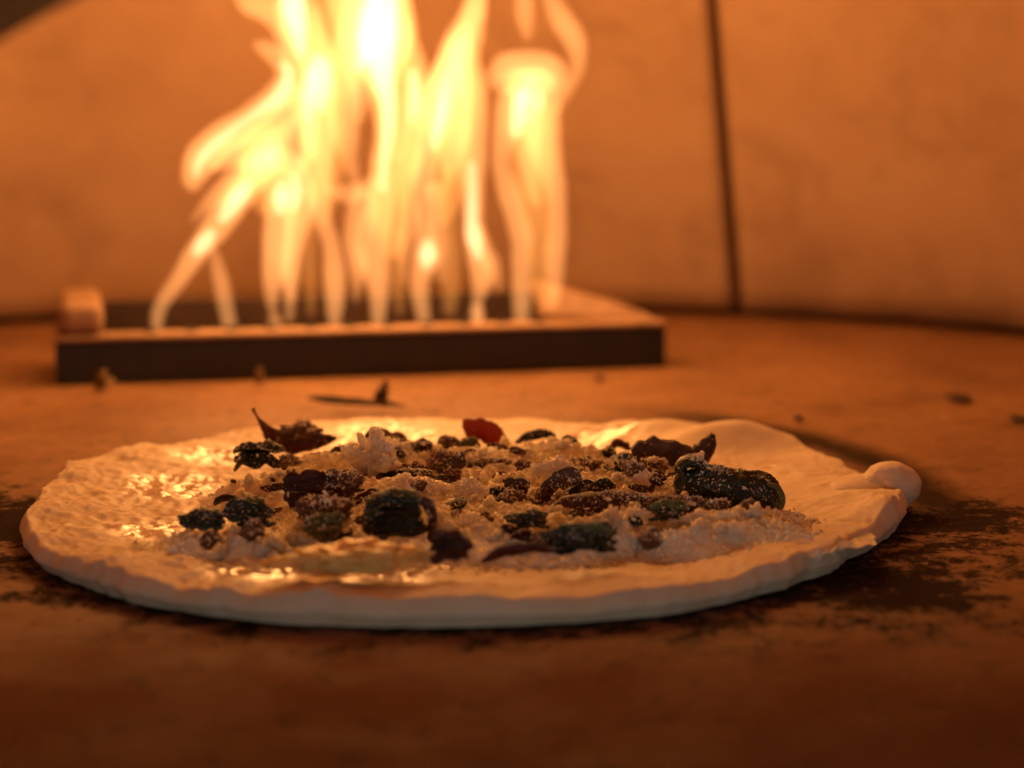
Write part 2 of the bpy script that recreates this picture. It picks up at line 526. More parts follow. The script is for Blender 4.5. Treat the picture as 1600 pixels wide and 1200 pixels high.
# ------------------------------------------------------------------ gas burner
BA, BB = on_z(88, 602), on_z(1040, 572)
BU = (BB - BA); BLEN = np.linalg.norm(BU); BU /= BLEN
BV = np.array([-BU[1], BU[0], 0.0])
BH = 0.0222
burner = tag(empty('gas_burner', tuple(BA)), 'long low steel gas burner tray with dark front at the back of the oven', 'burner')
burner.rotation_euler = (0, 0, math.atan2(BU[1], BU[0]))

def bpart(name, mat, *boxes, bev=0.0012):
    vs, fs, k = [], [], 0
    for b in boxes:
        v, f = box_vf(*b)
        vs.append(v); fs.append(f + k); k += 8
    o = link(name, mesh_np(name, np.vstack(vs), np.vstack(fs), False), mat, burner)
    return bevel(o, bev)
L_ = BLEN
bpart('front_plate', M['steel'], (0, L_, 0, 0.006, 0, BH))
bpart('side_plate', M['steel'], (0, 0.005, 0.0062, 0.085, 0, BH - 0.001))
bpart('side_plate', M['steel'], (L_ - 0.005, L_, 0.0062, 0.085, 0, BH - 0.001))
bpart('front_rim', M['rim'], (-0.001, L_ + 0.001, -0.001, 0.022, BH + 0.0002, BH + 0.003))
bpart('burner_bed', M['steel'], (0.006, L_ - 0.006, 0.0225, 0.078, 0.004, BH - 0.006))
bpart('back_plate', M['darkred'], (0.026, L_ - 0.061, 0.062, 0.068, 0.004, BH + 0.0150))  # plain dark reddish plate closing the back of the tray
o = bpart('end_rail', M['rim'], (0.002, 0.0255, -0.0008, 0.085, BH + 0.0032, BH + 0.0205), bev=0.006)
o['label'] = 'raised pale rail running back at the left end'
# sloped end wedge on the right
v = np.array([[L_ - 0.002, 0.012, BH + 0.0032], [L_ - 0.060, 0.045, BH + 0.0032], [L_ - 0.060, 0.086, BH + 0.0032], [L_ - 0.002, 0.086, BH + 0.0032],
              [L_ - 0.004, 0.020, BH + 0.0050], [L_ - 0.058, 0.050, BH + 0.021], [L_ - 0.058, 0.084, BH + 0.021], [L_ - 0.004, 0.084, BH + 0.0065]])
o = bevel(link('end_wedge', mesh_np('end_wedge', v, np.array([[0, 3, 2, 1], [4, 5, 6, 7], [0, 1, 5, 4], [1, 2, 6, 5], [2, 3, 7, 6], [3, 0, 4, 7]])[:, ::-1], False), M['rim'], burner), 0.004)
o['label'] = 'sloping pale end plate at the right end'
# gas ports: short tubes in a row along the rim
for k in range(11):
    u = 0.05 + k * (L_ - 0.12) / 10
    V, F, tri, _ = tube([(u, 0.014, BH + 0.0029), (u, 0.014, BH + 0.0037)], [0.0036, 0.0034], 4, 14)
    link('gas_port', join_qt(V, F, tri, 'gas_port'), M['steel'], burner)

# ------------------------------------------------------------------ flames
def on_burner(px, py, v):
    """Point of the upright plane through the burner, v metres behind its front edge."""
    d = ray(px, py)
    o_ = np.array([0, 0, CAM_H]); p0 = BA + BV * v
    return o_ + d * (np.dot(p0 - o_, BV) / np.dot(d, BV))

ORANGE, YEL, WHITE = (1.0, 0.37, 0.075), (1.0, 0.385, 0.11), (1.0, 0.60, 0.30)
FD = 74.0
FM = {k: mat_flame('flame gas %s' % k, c, d) for k, (c, d) in dict(
    faint=(ORANGE, FD * 0.40), mid=(YEL, FD * 0.85), full=(YEL, FD * 1.0), core=(WHITE, FD * 2.2)).items()}

def strand_mesh(pts, v, name, depth=0.85, seed=0, vs=0.0):
    W = np.array([on_burner(x, y, v + vs * i) for i, (x, y, r) in enumerate(pts)])
    rr = [max(r, 3) * px_m(W[i][1]) for i, (x, y, r) in enumerate(pts)]
    V, F, tri, _ = tube(W, rr, max(24, 7 * len(pts)), 22, depth, BV, 0.34, 34, seed)
    return join_qt(V, F, tri, name)

def flame(label, strands, v, cores=()):
    root = None
    for k, (kind, pts) in enumerate(strands):
        me = strand_mesh(pts, v + 0.004 * k, 'flame' if root is None else 'flame_tongue', seed=len(label) + k)
        if root is None:
            root = tag(link('flame', me, FM[kind]), label, 'flame', 'gas flames rising from the burner')
        else:
            link('flame_tongue', me, FM[kind], root)
    for k, pts in enumerate(cores):
        link('flame_core', strand_mesh(pts, v + 0.0015, 'flame_core', 0.8, 40 + k), FM['core'], root)

flame('leftmost flame, leaning right from the burner in a long slant', [('full', [(244, 514, 9), (250, 480, 12), (278, 438, 14), (312, 390, 19), (345, 347, 25), (373, 305, 27), (398, 268, 26), (425, 232, 26), (450, 200, 16), (462, 180, 6)]),
      ('mid', [(300, 345, 6), (325, 320, 14), (352, 300, 20), (385, 270, 24), (420, 245, 18)])], 0.020,
      [[(305, 398, 8), (318, 380, 13), (332, 362, 9)], [(345, 345, 7), (362, 322, 12), (378, 300, 13), (390, 284, 7)]])
flame('flame lobe hanging out to the left with a curled hooked top', [('full', [(302, 296, 9), (303, 276, 18), (318, 244, 26), (350, 213, 26), (395, 183, 26), (433, 152, 24), (447, 118, 18), (438, 94, 17), (417, 76, 15), (398, 68, 8)]),
      ('full', [(330, 262, 10), (365, 240, 24), (405, 225, 32), (440, 185, 26), (465, 140, 18)])], 0.026,
      [[(305, 276, 6), (312, 252, 11), (333, 228, 12), (365, 202, 10), (402, 176, 9), (436, 150, 12), (450, 118, 10), (440, 98, 6)]])
flame('short pale flame between the slanting flame and the next tall one', [('mid', [(359, 508, 12), (352, 470, 13), (344, 435, 12), (337, 405, 10), (332, 385, 5)])], 0.018)
flame('flame over a small glowing ball, third along the burner from its left end', [('full', [(426, 490, 6), (425, 460, 13), (430, 405, 23), (434, 345, 26), (440, 300, 27), (436, 262, 22), (428, 230, 14)]),
      ('mid', [(430, 512, 8), (430, 502, 12), (429, 490, 8)]), ('mid', [(452, 500, 8), (454, 450, 12), (458, 380, 12), (462, 300, 14), (470, 250, 12)])], 0.016,
      [[(438, 335, 6), (440, 308, 13), (442, 282, 7)]])
flame('tall flame left of the brightest one, bending left at its top', [('full', [(523, 512, 10), (523, 470, 15), (522, 430, 16), (517, 380, 14), (503, 338, 17), (497, 285, 23), (497, 226, 25), (503, 165, 27), (500, 105, 28), (480, 55, 30), (462, 10, 32), (450, -45, 24), (446, -90, 8)]),
      ('full', [(490, 245, 10), (478, 190, 18), (470, 140, 22), (462, 90, 22), (448, 40, 24), (420, 15, 22), (388, 2, 18), (370, -20, 8)])], 0.030,
      [[(500, 175, 8), (501, 140, 17), (499, 105, 17), (495, 85, 8)], [(470, 85, 8), (466, 45, 17), (458, 5, 19), (452, -40, 12)]])
flame('faint low flame in the dark gap left of the brightest flame', [('faint', [(486, 490, 8), (486, 450, 12), (482, 400, 14), (481, 340, 13), (484, 290, 8)])], 0.045)
flame('yellow flame filling the top between the bent one and the brightest', [('mid', [(560, 300, 8), (546, 250, 14), (538, 200, 24), (538, 130, 30), (548, 70, 28), (545, 25, 26), (535, -20, 24), (530, -70, 8)]),
      ('mid', [(512, 296, 9), (535, 302, 15), (560, 300, 16), (590, 285, 12)])], 0.048)
flame('brightest central flame with the widest white top', [('full', [(591, 508, 10), (591, 460, 17), (588, 405, 21), (593, 345, 22), (597, 280, 23), (603, 210, 22), (603, 155, 25), (596, 105, 38), (598, 52, 46), (604, 5, 44), (604, -45, 32), (602, -90, 8)]),
      ('mid', [(566, 430, 5), (564, 395, 13), (572, 350, 13), (585, 310, 12)]),
      ('mid', [(632, 30, 8), (640, 70, 18), (650, 115, 24), (647, 160, 26), (632, 200, 20), (620, 250, 12)])], 0.022,
      [[(598, 300, 6), (601, 255, 10), (606, 210, 12), (606, 165, 13), (599, 115, 18), (596, 70, 24), (602, 25, 25), (606, -30, 20), (606, -70, 8)]])
flame('faint flame low behind the gap right of the brightest flame', [('faint', [(625, 490, 8), (622, 440, 14), (618, 380, 16), (622, 320, 18), (632, 260, 14), (640, 220, 8)])], 0.055)
flame('flame with a round bright bulb low on its stem', [('full', [(664, 508, 9), (657, 465, 13), (656, 435, 15), (667, 398, 22), (664, 350, 16), (660, 295, 18), (668, 228, 22), (683, 166, 25), (699, 108, 28), (718, 60, 27), (735, 25, 22), (746, -15, 15), (752, -50, 5)])], 0.020,
      [[(664, 420, 6), (668, 398, 14), (668, 376, 7)]])
flame('faint short flame between the bulb flame and the twisted one', [('faint', [(702, 490, 9), (704, 450, 14), (706, 405, 16), (704, 350, 14), (698, 300, 12), (696, 260, 7)])], 0.048)
flame('tall narrow twisted flame with a bright white kink low down', [('full', [(746, 506, 9), (746, 472, 9), (752, 430, 20), (741, 378, 18), (739, 305, 18), (737, 236, 23), (742, 180, 22), (736, 130, 24), (725, 92, 27), (735, 45, 24), (745, 2, 18), (748, -35, 6)]),
      ('full', [(702, 290, 6), (704, 250, 20), (705, 200, 33), (706, 135, 34), (716, 80, 28), (728, 40, 12)]),
      ('mid', [(750, 500, 10), (745, 488, 14), (746, 474, 8)]), ('mid', [(780, 455, 6), (772, 420, 14), (758, 385, 14), (746, 350, 8)])], 0.018,
      [[(748, 405, 6), (742, 375, 13), (738, 350, 11), (738, 300, 9), (738, 255, 6)]])
flame('right-hand flame on two legs under a broad rounded cap', [('mid', [(815, 504, 11), (815, 460, 15), (814, 415, 16), (814, 368, 18), (797, 305, 17), (783, 248, 17), (798, 195, 26), (813, 155, 30), (820, 120, 22)]),
      ('mid', [(862, 478, 9), (866, 440, 16), (868, 400, 18), (871, 356, 17), (870, 308, 17), (857, 255, 23), (847, 206, 28), (842, 155, 30), (840, 115, 20)]),
      ('full', [(776, 142, 8), (774, 124, 16), (790, 106, 22), (823, 103, 24), (858, 110, 23), (873, 132, 18), (870, 155, 8)]),
      ('mid', [(838, 320, 8), (830, 275, 14), (825, 235, 20), (825, 185, 22)]),
      ('faint', [(842, 470, 12), (842, 400, 22), (838, 330, 28), (830, 260, 32), (828, 190, 34), (824, 130, 30)]),
      ('mid', [(782, 128, 14), (824, 126, 28), (866, 130, 18)])], 0.024,
      [[(804, 212, 6), (810, 180, 12), (817, 152, 14), (820, 138, 6)], [(838, 180, 5), (842, 160, 9), (843, 145, 5)]])
flame('thin wisp rising right of the rounded cap to the picture top', [('mid', [(868, 178, 5), (882, 150, 11), (902, 105, 13), (899, 68, 17), (878, 30, 18), (860, -5, 14), (850, -40, 5)])], 0.030)
flame('small wisp above the middle of the rounded cap', [('mid', [(824, 62, 6), (820, 30, 14), (819, -5, 16), (818, -40, 8)])], 0.034)

flame('ragged inner flame between the slanting one and the tall bent one', [('mid', [(455, 470, 6), (450, 420, 14), (462, 360, 20), (470, 310, 24), (462, 262, 20), (474, 215, 22), (482, 170, 20), (476, 120, 10)]),
      ('mid', [(405, 300, 8), (415, 262, 20), (440, 250, 22), (470, 268, 14)])], 0.034, [[(458, 330, 6), (464, 300, 10), (460, 272, 6)], [(478, 190, 6), (482, 150, 11), (486, 110, 8)]])
flame('ragged inner flame just left of the brightest one', [('mid', [(556, 470, 6), (560, 420, 14), (552, 370, 16), (560, 320, 18), (574, 300, 14)]), ('mid', [(560, 190, 8), (566, 130, 22), (562, 70, 30), (566, 10, 30), (560, -50, 16)])], 0.036,
      [[(560, 110, 7), (572, 70, 14), (580, 20, 16), (580, -40, 8)]])
flame('ragged inner flame between the brightest one and the bulb flame', [('mid', [(632, 440, 6), (630, 390, 14), (640, 340, 18), (634, 290, 18), (644, 240, 20), (655, 190, 18), (662, 150, 8)]), ('mid', [(690, 440, 6), (688, 390, 14), (684, 340, 16), (680, 290, 18)])], 0.038,
      [[(640, 190, 5), (648, 150, 11), (645, 110, 7)], [(676, 235, 5), (686, 190, 11), (694, 150, 9), (700, 115, 5)]])
flame('broad pale sheet of flame behind the hooked and bent ones', [('faint', [(420, 330, 20), (410, 280, 34), (405, 230, 30), (415, 180, 14)]), ('faint', [(505, 350, 10), (508, 290, 26), (505, 210, 36), (510, 130, 44), (525, 60, 44), (530, 0, 40), (525, -60, 15)])], 0.056)
flame('broad pale sheet of flame behind the brightest one', [('faint', [(610, 400, 12), (612, 330, 30), (622, 250, 38), (626, 170, 40), (612, 90, 50), (600, 10, 50), (598, -60, 20)]), ('faint', [(690, 350, 12), (700, 290, 34), (704, 220, 42), (708, 140, 40), (722, 70, 22)])], 0.06)
# light given off by the flames: a soft lamp inside each main tongue, plus added ones above them
lamps = [(on_burner(px, py, 0.012), k) for px, py, k in ((345, 300, 0.10), (470, 150, 0.16), (600, 110, 0.22), (712, 160, 0.16), (835, 190, 0.12))]
lamps += [(np.array(p), k) for p, k in (((-0.15, 0.97, 0.285), 0.75), ((-0.05, 0.95, 0.30), 1.0), ((0.04, 0.99, 0.275), 0.6))]  # added lamps above the modelled tongues, lighting the pizza from higher up
for p, k in lamps:
    l = bpy.data.lights.new('flame_light', 'POINT')
    l.energy, l.color, l.shadow_soft_size = FIRE_W * k, (1.0, 0.44, 0.118), 0.035
    lo = bpy.data.objects.new('flame_light', l)
    S.collection.objects.link(lo)
    lo.location = p

# ------------------------------------------------------------------ the dough
front = [(36, 850), (62, 888), (120, 917), (220, 945), (330, 963), (440, 974), (600, 979), (750, 978), (900, 973), (1020, 963), (1150, 940), (1260, 908), (1340, 872), (1392, 838), (1412, 800)]
back = [(1395, 768), (1352, 742), (1290, 714), (1230, 694), (1180, 682), (1120, 676), (1060, 672), (1000, 668), (900, 662), (750, 656), (600, 658), (500, 664), (400, 675), (300, 689), (200, 704), (130, 722), (80, 750), (50, 790), (36, 825)]
ol = np.array([on_z(x, y, 0.001)[:2] for x, y in front] + [on_z(x, y, 0.0075)[:2] for x, y in back])
th_o = np.arctan2(ol[:, 1] - PC[1], ol[:, 0] - PC[0])
r_o = np.hypot(ol[:, 1] - PC[1], ol[:, 0] - PC[0])
order = np.argsort(th_o); th_o, r_o = th_o[order], r_o[order]
TT = np.linspace(-np.pi, np.pi, 721)[:-1]
RT = np.interp(TT, th_o, r_o, period=2 * np.pi)
ker = np.hanning(25); ker /= ker.sum()
RT = np.convolve(np.concatenate([RT[-40:], RT, RT[:40]]), ker, 'same')[40:-40]
def edge_r(t): return np.interp(t, TT, RT, period=2 * np.pi)

NT = 720
tt = np.linspace(-np.pi, np.pi, NT, endpoint=False)
Re = edge_r(tt) + 0.0016 * fbm(np.stack([np.cos(tt) * 9, np.sin(tt) * 9, 0 * tt], 1), 3, 2) + 0.0006 * vnoise(np.stack([np.cos(tt) * 30, np.sin(tt) * 30, 0 * tt], 1), 8)
rimh = 0.0085 + 0.0026 * fbm(np.stack([np.cos(tt) * 7, np.sin(tt) * 7, 0 * tt + 3], 1), 3, 6)
sN = np.concatenate([np.linspace(0.0, 0.9, 130), np.linspace(0.905, 0.985, 22)])

def dough_top(x, y):
    """Height of the dough's upper surface (numpy arrays)."""
    dx, dy = x - PC[0], y - PC[1]
    t = np.arctan2(dy, dx); s = np.hypot(dx, dy) / edge_r(t)
    rh = np.interp(t, tt, rimh, period=2 * np.pi)
    inner = 0.0055 + 0 * s
    k = np.clip((s - 0.72) / 0.22, 0, 1); k = k * k * (3 - 2 * k)
    z = inner * (1 - k) + rh * k
    for (px, py, hz, a_, b_) in ((1020, 676, 0.0062, 0.017, 0.012), (1140, 690, 0.0100, 0.024, 0.014), (1085, 690, 0.002, 0.02, 0.012), (180, 720, 0.002, 0.03, 0.02), (1382, 790, 0.0065, 0.010, 0.012)):
        p = on_z(px, py, 0.010)
        z = z + hz * np.exp(-((x - p[0]) / a_) ** 2 - ((y - p[1]) / b_) ** 2)
    p3 = np.stack([x, y, 0 * x], 1)
    bub = fbm(p3 * np.array([150, 120, 1]), 4, 21)
    rid = 1 - np.abs(fbm(p3 * np.array([210, 150, 1]) + 3.1, 3, 33)) * 2
    lm = np.clip(1.15 - s * 0.45, 0.3, 1) * np.clip(0.62 - (x - PC[0]) * 5.0, 0.5, 1.0)
    p_ = on_z(1120, 690, 0.01)
    lm = lm * (1 - 0.85 * np.exp(-((x - p_[0]) / 0.045) ** 2 - ((y - p_[1]) / 0.03) ** 2))
    return z + lm * (0.0015 * bub + 0.0012 * rid) + 0.0012 * fbm(p3 * 40, 2, 9)

rings = []
for s in sN:
    x, y = PC[0] + Re * s * np.cos(tt), PC[1] + Re * s * np.sin(tt)
    rings.append(np.stack([x, y, dough_top(x, y)], 1))
zt = rings[-1][:, 2]
for q in np.linspace(0.1, 1.0, 12):                      # rounded outer flank
    ang = q * np.pi * 0.5
    s = 0.985 + 0.02 * math.sin(min(q * 1.25, 1.0) * math.pi / 2) - 0.022 * max(0, q - 0.6) / 0.4
    z = zt * (1 - q) ** 0.85 + 0.0002
    x, y = PC[0] + Re * s * np.cos(tt), PC[1] + Re * s * np.sin(tt)
    p = np.stack([x, y, z], 1)
    wob = 0.0007 * fbm(p * np.array([110, 110, 160]), 3, 12) * (1 - q * 0.5)
    p[:, 0] += wob * np.cos(tt); p[:, 1] += wob * np.sin(tt)
    rings.append(p)
V = np.vstack(rings)
F = grid_faces(len(rings), NT, True)
F = F[NT:] if False else F
me = mesh_np('pizza_dough', V, F)
# oil film: where the sauceless top is slick
dx, dy = V[:, 0] - PC[0], V[:, 1] - PC[1]
ss = np.hypot(dx, dy) / edge_r(np.arctan2(dy, dx))
oil = np.clip(fbm(V * np.array([38, 30, 0]) + 5, 3, 44) * 1.6 + 0.1, 0, 1) * np.clip((0.90 - ss) / 0.14, 0, 1)
for (px, py, a_, k) in ((265, 760, 0.019, 1.0), (330, 715, 0.017, 0.85), (410, 893, 0.016, 1.0), (600, 912, 0.014, 0.9), (230, 830, 0.016, 0.7), (930, 690, 0.02, 1.0), (600, 690, 0.03, 0.9), (1200, 730, 0.015, 0.5)):
    p = on_z(px, py, 0.006)
    g = k * np.exp(-((V[:, 0] - p[0]) / a_) ** 2 - ((V[:, 1] - p[1]) / (a_ * 1.3)) ** 2)
    oil = np.maximum(oil, np.clip(g * 1.4 + 0.4 * g * fbm(V * np.array([160, 120, 0]), 2, 3), 0, 1))
at = me.attributes.new('oil', 'FLOAT', 'POINT')
at.data.foreach_set('value', oil.astype(np.float32))
pizza = tag(empty('pizza', tuple(PC)), 'unbaked white pizza with irregular pale dough edge on the hearth floor', 'pizza')
dough = link('dough', me, M['dough'], pizza)
dough.matrix_parent_inverse.identity()
dough.location = (-PC[0], -PC[1], -PC[2])

def ico(sub=3):
    bm_ = __import__('bmesh').new()
    __import__('bmesh').ops.create_icosphere(bm_, subdivisions=sub, radius=1.0)
    v = np.array([q.co[:] for q in bm_.verts]); f = np.array([[q.index for q in p.verts] for p in bm_.faces])
    bm_.free()
    return v, f
ICO = {k: ico(k) for k in (1, 2, 3, 4, 5)}

# dough bubble at the right edge, with a crease on its near side
v, f = ICO[5]
c = on_z(1396, 800, 0.0); c = c + np.array([0.0, 0.004, 0.0098])
p = v * np.array([0.0104, 0.0105, 0.0092])
cre = np.exp(-((v[:, 0] * 0.75 + v[:, 2] * 0.45 + 0.28) / 0.13) ** 2) * np.clip(-v[:, 1] + 0.3, 0, 1)
p = p * (1 + 0.13 * fbm(v * 1.5, 3, 4) - 0.2 * cre)[:, None] * np.array([1.04, 1, 0.94]) + c - np.array([0.0008, 0, 0.0008])
bub = link('crust_bubble', mesh_np('crust_bubble', p, f), M['dough'], pizza)
bub.location = (-PC[0], -PC[1], -PC[2])
bub['label'] = 'round dough bubble bulging from the right edge'
c2 = on_z(1366, 800, 0.0)
p = v * np.array([0.0155, 0.014, 0.0058]) * (1 + 0.06 * fbm(v * 2, 2, 14))[:, None] + np.array([c2[0], c2[1] + 0.006, 0.0066])
nk = link('crust_fold', mesh_np('crust_fold', p, f), M['dough'], pizza)
nk.location = (-PC[0], -PC[1], -PC[2])

# ------------------------------------------------------------------ cheese bed
def bed_mask(x, y):
    a0, a1 = on_z(285, 800, 0.008), on_z(1228, 800, 0.008)
    cx = 0.5 * (a0[0] + a1[0]); rx = 0.5 * (a1[0] - a0[0])
    cy_ = 0.5 * (on_z(740, 885, 0.007)[1] + on_z(740, 688, 0.012)[1]); ry = 0.5 * (on_z(740, 688, 0.012)[1] - on_z(740, 885, 0.007)[1])
    d = np.hypot((x - cx) / rx, (y - cy_) / ry)
    d = d + 0.22 * fbm(np.stack([x * 38, y * 30, 0 * x], 1), 3, 61)
    m_ = np.clip((1.02 - d) / 0.32, 0, 1)
    for px, py, a_, b_, h in ((1140, 832, 0.024, 0.020, 0.85), (1190, 812, 0.016, 0.016, 0.7), (345, 850, 0.026, 0.016, 0.75), (1060, 858, 0.02, 0.012, 0.6)):
        p = on_z(px, py, 0.008)
        g = np.exp(-((x - p[0]) / a_) ** 2 - ((y - p[1]) / b_) ** 2)
        m_ = np.maximum(m_, np.clip(h * g * (1 + 0.5 * fbm(np.stack([x * 90, y * 80, 0 * x], 1), 3, 65)), 0, 1))
    return m_, (cx, cy_, rx, ry)

MOUNDS = [(884, 1018, 812, 850), (704, 768, 800, 836), (790, 940, 722, 770), (950, 1060, 738, 784), (336, 432, 728, 778), (690, 770, 750, 792), (1084, 1190, 808, 838), (300, 470, 800, 860), (560, 680, 690, 735), (820, 930, 690, 730), (600, 720, 745, 790), (440, 560, 700, 745), (960, 1200, 800, 850), (700, 860, 700, 740)]

def bed_h(x, y):
    m_, _ = bed_mask(x, y)
    k = m_ * m_ * (3 - 2 * m_)
    p3 = np.stack([x, y, 0 * x], 1)
    lump = fbm(p3 * np.array([75, 60, 1]), 3, 71)
    mo = 0 * x
    for x0, x1, y0, y1 in MOUNDS:
        p = on_z((x0 + x1) / 2, y1 - 6, 0.010)
        mo = np.maximum(mo, (y1 - y0) * 0.72 * px_m(p[1]) * np.exp(-(((x - p[0]) / ((x1 - x0) * 0.5 * px_m(p[1]))) ** 2) ** 1.3 - ((y - p[1]) / max(0.007, (x1 - x0) * 0.22 * px_m(p[1]))) ** 2))
    lump = lump + mo / 0.0040 * 0.8
    w3 = np.stack([x, y, 0.5 * lump * 0.01], 1)
    fine = 0.9 * crumbly(w3 * 190, 81) + 0.55 * crumbly(w3 * 430, 85) - 0.6 + 0.45 * fbm(p3 * 900, 2, 88)
    return dough_top(x, y) - 0.0012 + k * (0.0072 + 0.0040 * lump + 0.0016 * fine) + 0.0006 * (k - 0.3)

_, (bcx, bcy, brx, bry) = bed_mask(np.zeros(1), np.zeros(1))
gx = np.linspace(bcx - brx * 1.25, bcx + brx * 1.25, 640)
gy = np.linspace(bcy - bry * 1.45, bcy + bry * 1.2, 480)
X, Y = np.meshgrid(gx, gy, indexing='ij')
bz = bed_h(X.ravel(), Y.ravel())
bm_mask = bed_mask(X.ravel(), Y.ravel())[0]
bV = np.stack([X.ravel(), Y.ravel(), bz], 1)
bF = grid_faces(len(gx), len(gy))[:, ::-1]
keep = (bm_mask[bF] > 0.02).any(1)
bF = bF[keep]
used = np.unique(bF); rem = np.full(len(bV), -1); rem[used] = np.arange(len(used))
bV, bF = bV[used], rem[bF]
tag(link('grated_cheese', mesh_np('grated_cheese', bV, bF[:, ::-1] if False else bF), M['bed']), 'thick bed of grated white cheese in the middle of the pizza', 'cheese', None, 'stuff')

# ------------------------------------------------------------------ toppings
surfs = [(bV, bF, 0.95)]                                  # what falling cheese can land on: verts, faces, how readily it stays

def topping(name, label, cat, V, tris, mat, dusty, group=None, parent=None):
    me = mesh_np(name, V, tris)
    o = link(name, me, mat, parent)
    if parent is None:
        c = V.mean(0); c[2] = V[:, 2].min()
        me.vertices.foreach_set('co', (V - c).astype(np.float32).ravel())
        me.update()
        o.location = c
        tag(o, label, cat, group)
    else:
        pc = np.array(parent.location)
        me.vertices.foreach_set('co', (V - pc).astype(np.float32).ravel()); me.update()
    surfs.append((V, tris, dusty))
    return o

def leaf_geo(pts, wpx, Yb, tilt=0.5, curl=1.2, thick=0.0009, ruff=0.25, nu=44, nv=16, seed=0, ydrift=0.0, taper=(0.25, 0.15), prof=None):
    """Curled sheet along photo-space points at distance Yb; tilt 0 = lies flat, 1 = stands up facing the mouth."""
    n = len(pts)
    C_ = np.array([on_y(x, y, Yb + ydrift * i / max(n - 1, 1)) for i, (x, y) in enumerate(pts)])
    Q = spline(C_, nu)
    T = np.gradient(Q, axis=0); T /= np.linalg.norm(T, axis=1)[:, None]
    side0 = np.array([0, math.cos(tilt * math.pi / 2), math.sin(tilt * math.pi / 2)])
    sd = side0[None] - T * (T @ side0)[:, None]; sd /= np.linalg.norm(sd, axis=1)[:, None]
    nr = np.cross(T, sd)
    u = np.linspace(0, 1, nu)
    wv = wpx * px_m(Yb) * np.minimum(1, np.minimum(taper[0] + u / 0.22, taper[1] + (1 - u) / 0.22)) * (1 + 0.22 * np.array(vnoise(np.stack([u * 7, u * 0 + seed, u * 0], 1), seed)))
    if prof is not None: wv = np.maximum(spline(np.array(prof, float)[:, None], nu)[:, 0], 0.8) * px_m(Yb) * (1 + 0.12 * np.array(vnoise(np.stack([u * 15, u * 0 + seed, u * 0], 1), seed)))
    vv = np.linspace(-1, 1, nv)
    cu = max(abs(curl), 1e-3) * (1 if curl >= 0 else -1)
    P = Q[:, None] + (wv[:, None] * np.sin(cu * vv)[None] / cu)[:, :, None] * sd[:, None] + (wv[:, None] * (1 - np.cos(cu * vv))[None] / cu)[:, :, None] * nr[:, None]
    P = P.reshape(-1, 3)
    ed = np.tile(np.abs(vv), nu)
    W = np.repeat(wv, nv)
    nn = np.repeat(nr, nv, axis=0)
    P = P + nn * (ruff * W * (0.35 + ed) * fbm(P * 130, 3, seed + 5))[:, None]
    P = P + np.repeat(sd, nv, axis=0) * (0.22 * W * ed * fbm(P * 330, 3, seed + 9))[:, None]
    G = P.reshape(nu, nv, 3)
    du, dv = np.gradient(G, axis=0), np.gradient(G, axis=1)
    N = np.cross(du, dv); N /= np.linalg.norm(N, axis=2)[:, :, None] + 1e-12
    th = thick * (0.45 + 0.55 * (1 - np.abs(vv)[None, :] ** 3))[:, :, None]
    A, B = (G + N * th / 2).reshape(-1, 3), (G - N * th / 2).reshape(-1, 3)
    m_ = nu * nv
    f = [grid_faces(nu, nv)[:, ::-1], grid_faces(nu, nv, off=m_)]
    j = np.arange(nv - 1); i = np.arange(nu - 1); e = nv - 1; k = (nu - 1) * nv
    f += [np.stack([j, j + 1, m_ + j + 1, m_ + j], 1)[:, ::-1], np.stack([k + j + 1, k + j, m_ + k + j, m_ + k + j + 1], 1)[:, ::-1],
          np.stack([(i + 1) * nv, i * nv, m_ + i * nv, m_ + (i + 1) * nv], 1)[:, ::-1], np.stack([i * nv + e, (i + 1) * nv + e, m_ + (i + 1) * nv + e, m_ + i * nv + e], 1)[:, ::-1]]
    f = np.vstack(f)
    return np.vstack([A, B]), np.vstack([f[:, :3], f[:, [0, 2, 3]]])

def chunk_geo(x0, x1, y0, y1, Yb, rough=0.28, depth=1.0, sc=1.6, seed=0, sub=5, fold=0.0, fine=0.06, crumb=0.0):
    """Lumpy piece filling the photo box x0..x1, y0..y1 at distance Yb."""
    v, f = ICO[sub]
    c = on_y((x0 + x1) / 2, (y0 + y1) / 2, Yb)
    k = px_m(Yb)
    rx, rz = (x1 - x0) / 2 * k, (y1 - y0) / 2 * k
    d = 1 + rough * fbm(v * sc + seed * 3.7, 3, seed) + fine * fbm(v * 9 + seed, 3, seed + 3)
    if fold:
        d = d - fold * np.abs(fbm(v * 2.6 + seed * 1.9, 2, seed + 8)) - 0.6 * fold * np.abs(fbm(v * 6 + seed, 2, seed + 18))
    if crumb:
        q = v * np.array([rx, max(rx, rz) * 0.75 * depth, rz]) * d[:, None]
        d = d + crumb * (0.0022 / max(rz, 0.003)) * (crumbly(q * 260 + seed, seed) - 0.4) + crumb * (0.0009 / max(rz, 0.003)) * (crumbly(q * 620, seed + 4) - 0.4)
    return v * d[:, None] * np.array([rx, max(rx, rz) * 0.75 * depth, rz]) * 1.06 + c, f

def yb(px, py, z=0.011): return on_z(px, py, z)[1]

def leaf(label, pts, wpx, base, mat, dusty=0.5, name='charred_leaf', cat='leaf', **k):
    V, t = leaf_geo(pts, wpx, yb(*base), **k)
    return topping(name, label, cat, V, t, M[mat], dusty)

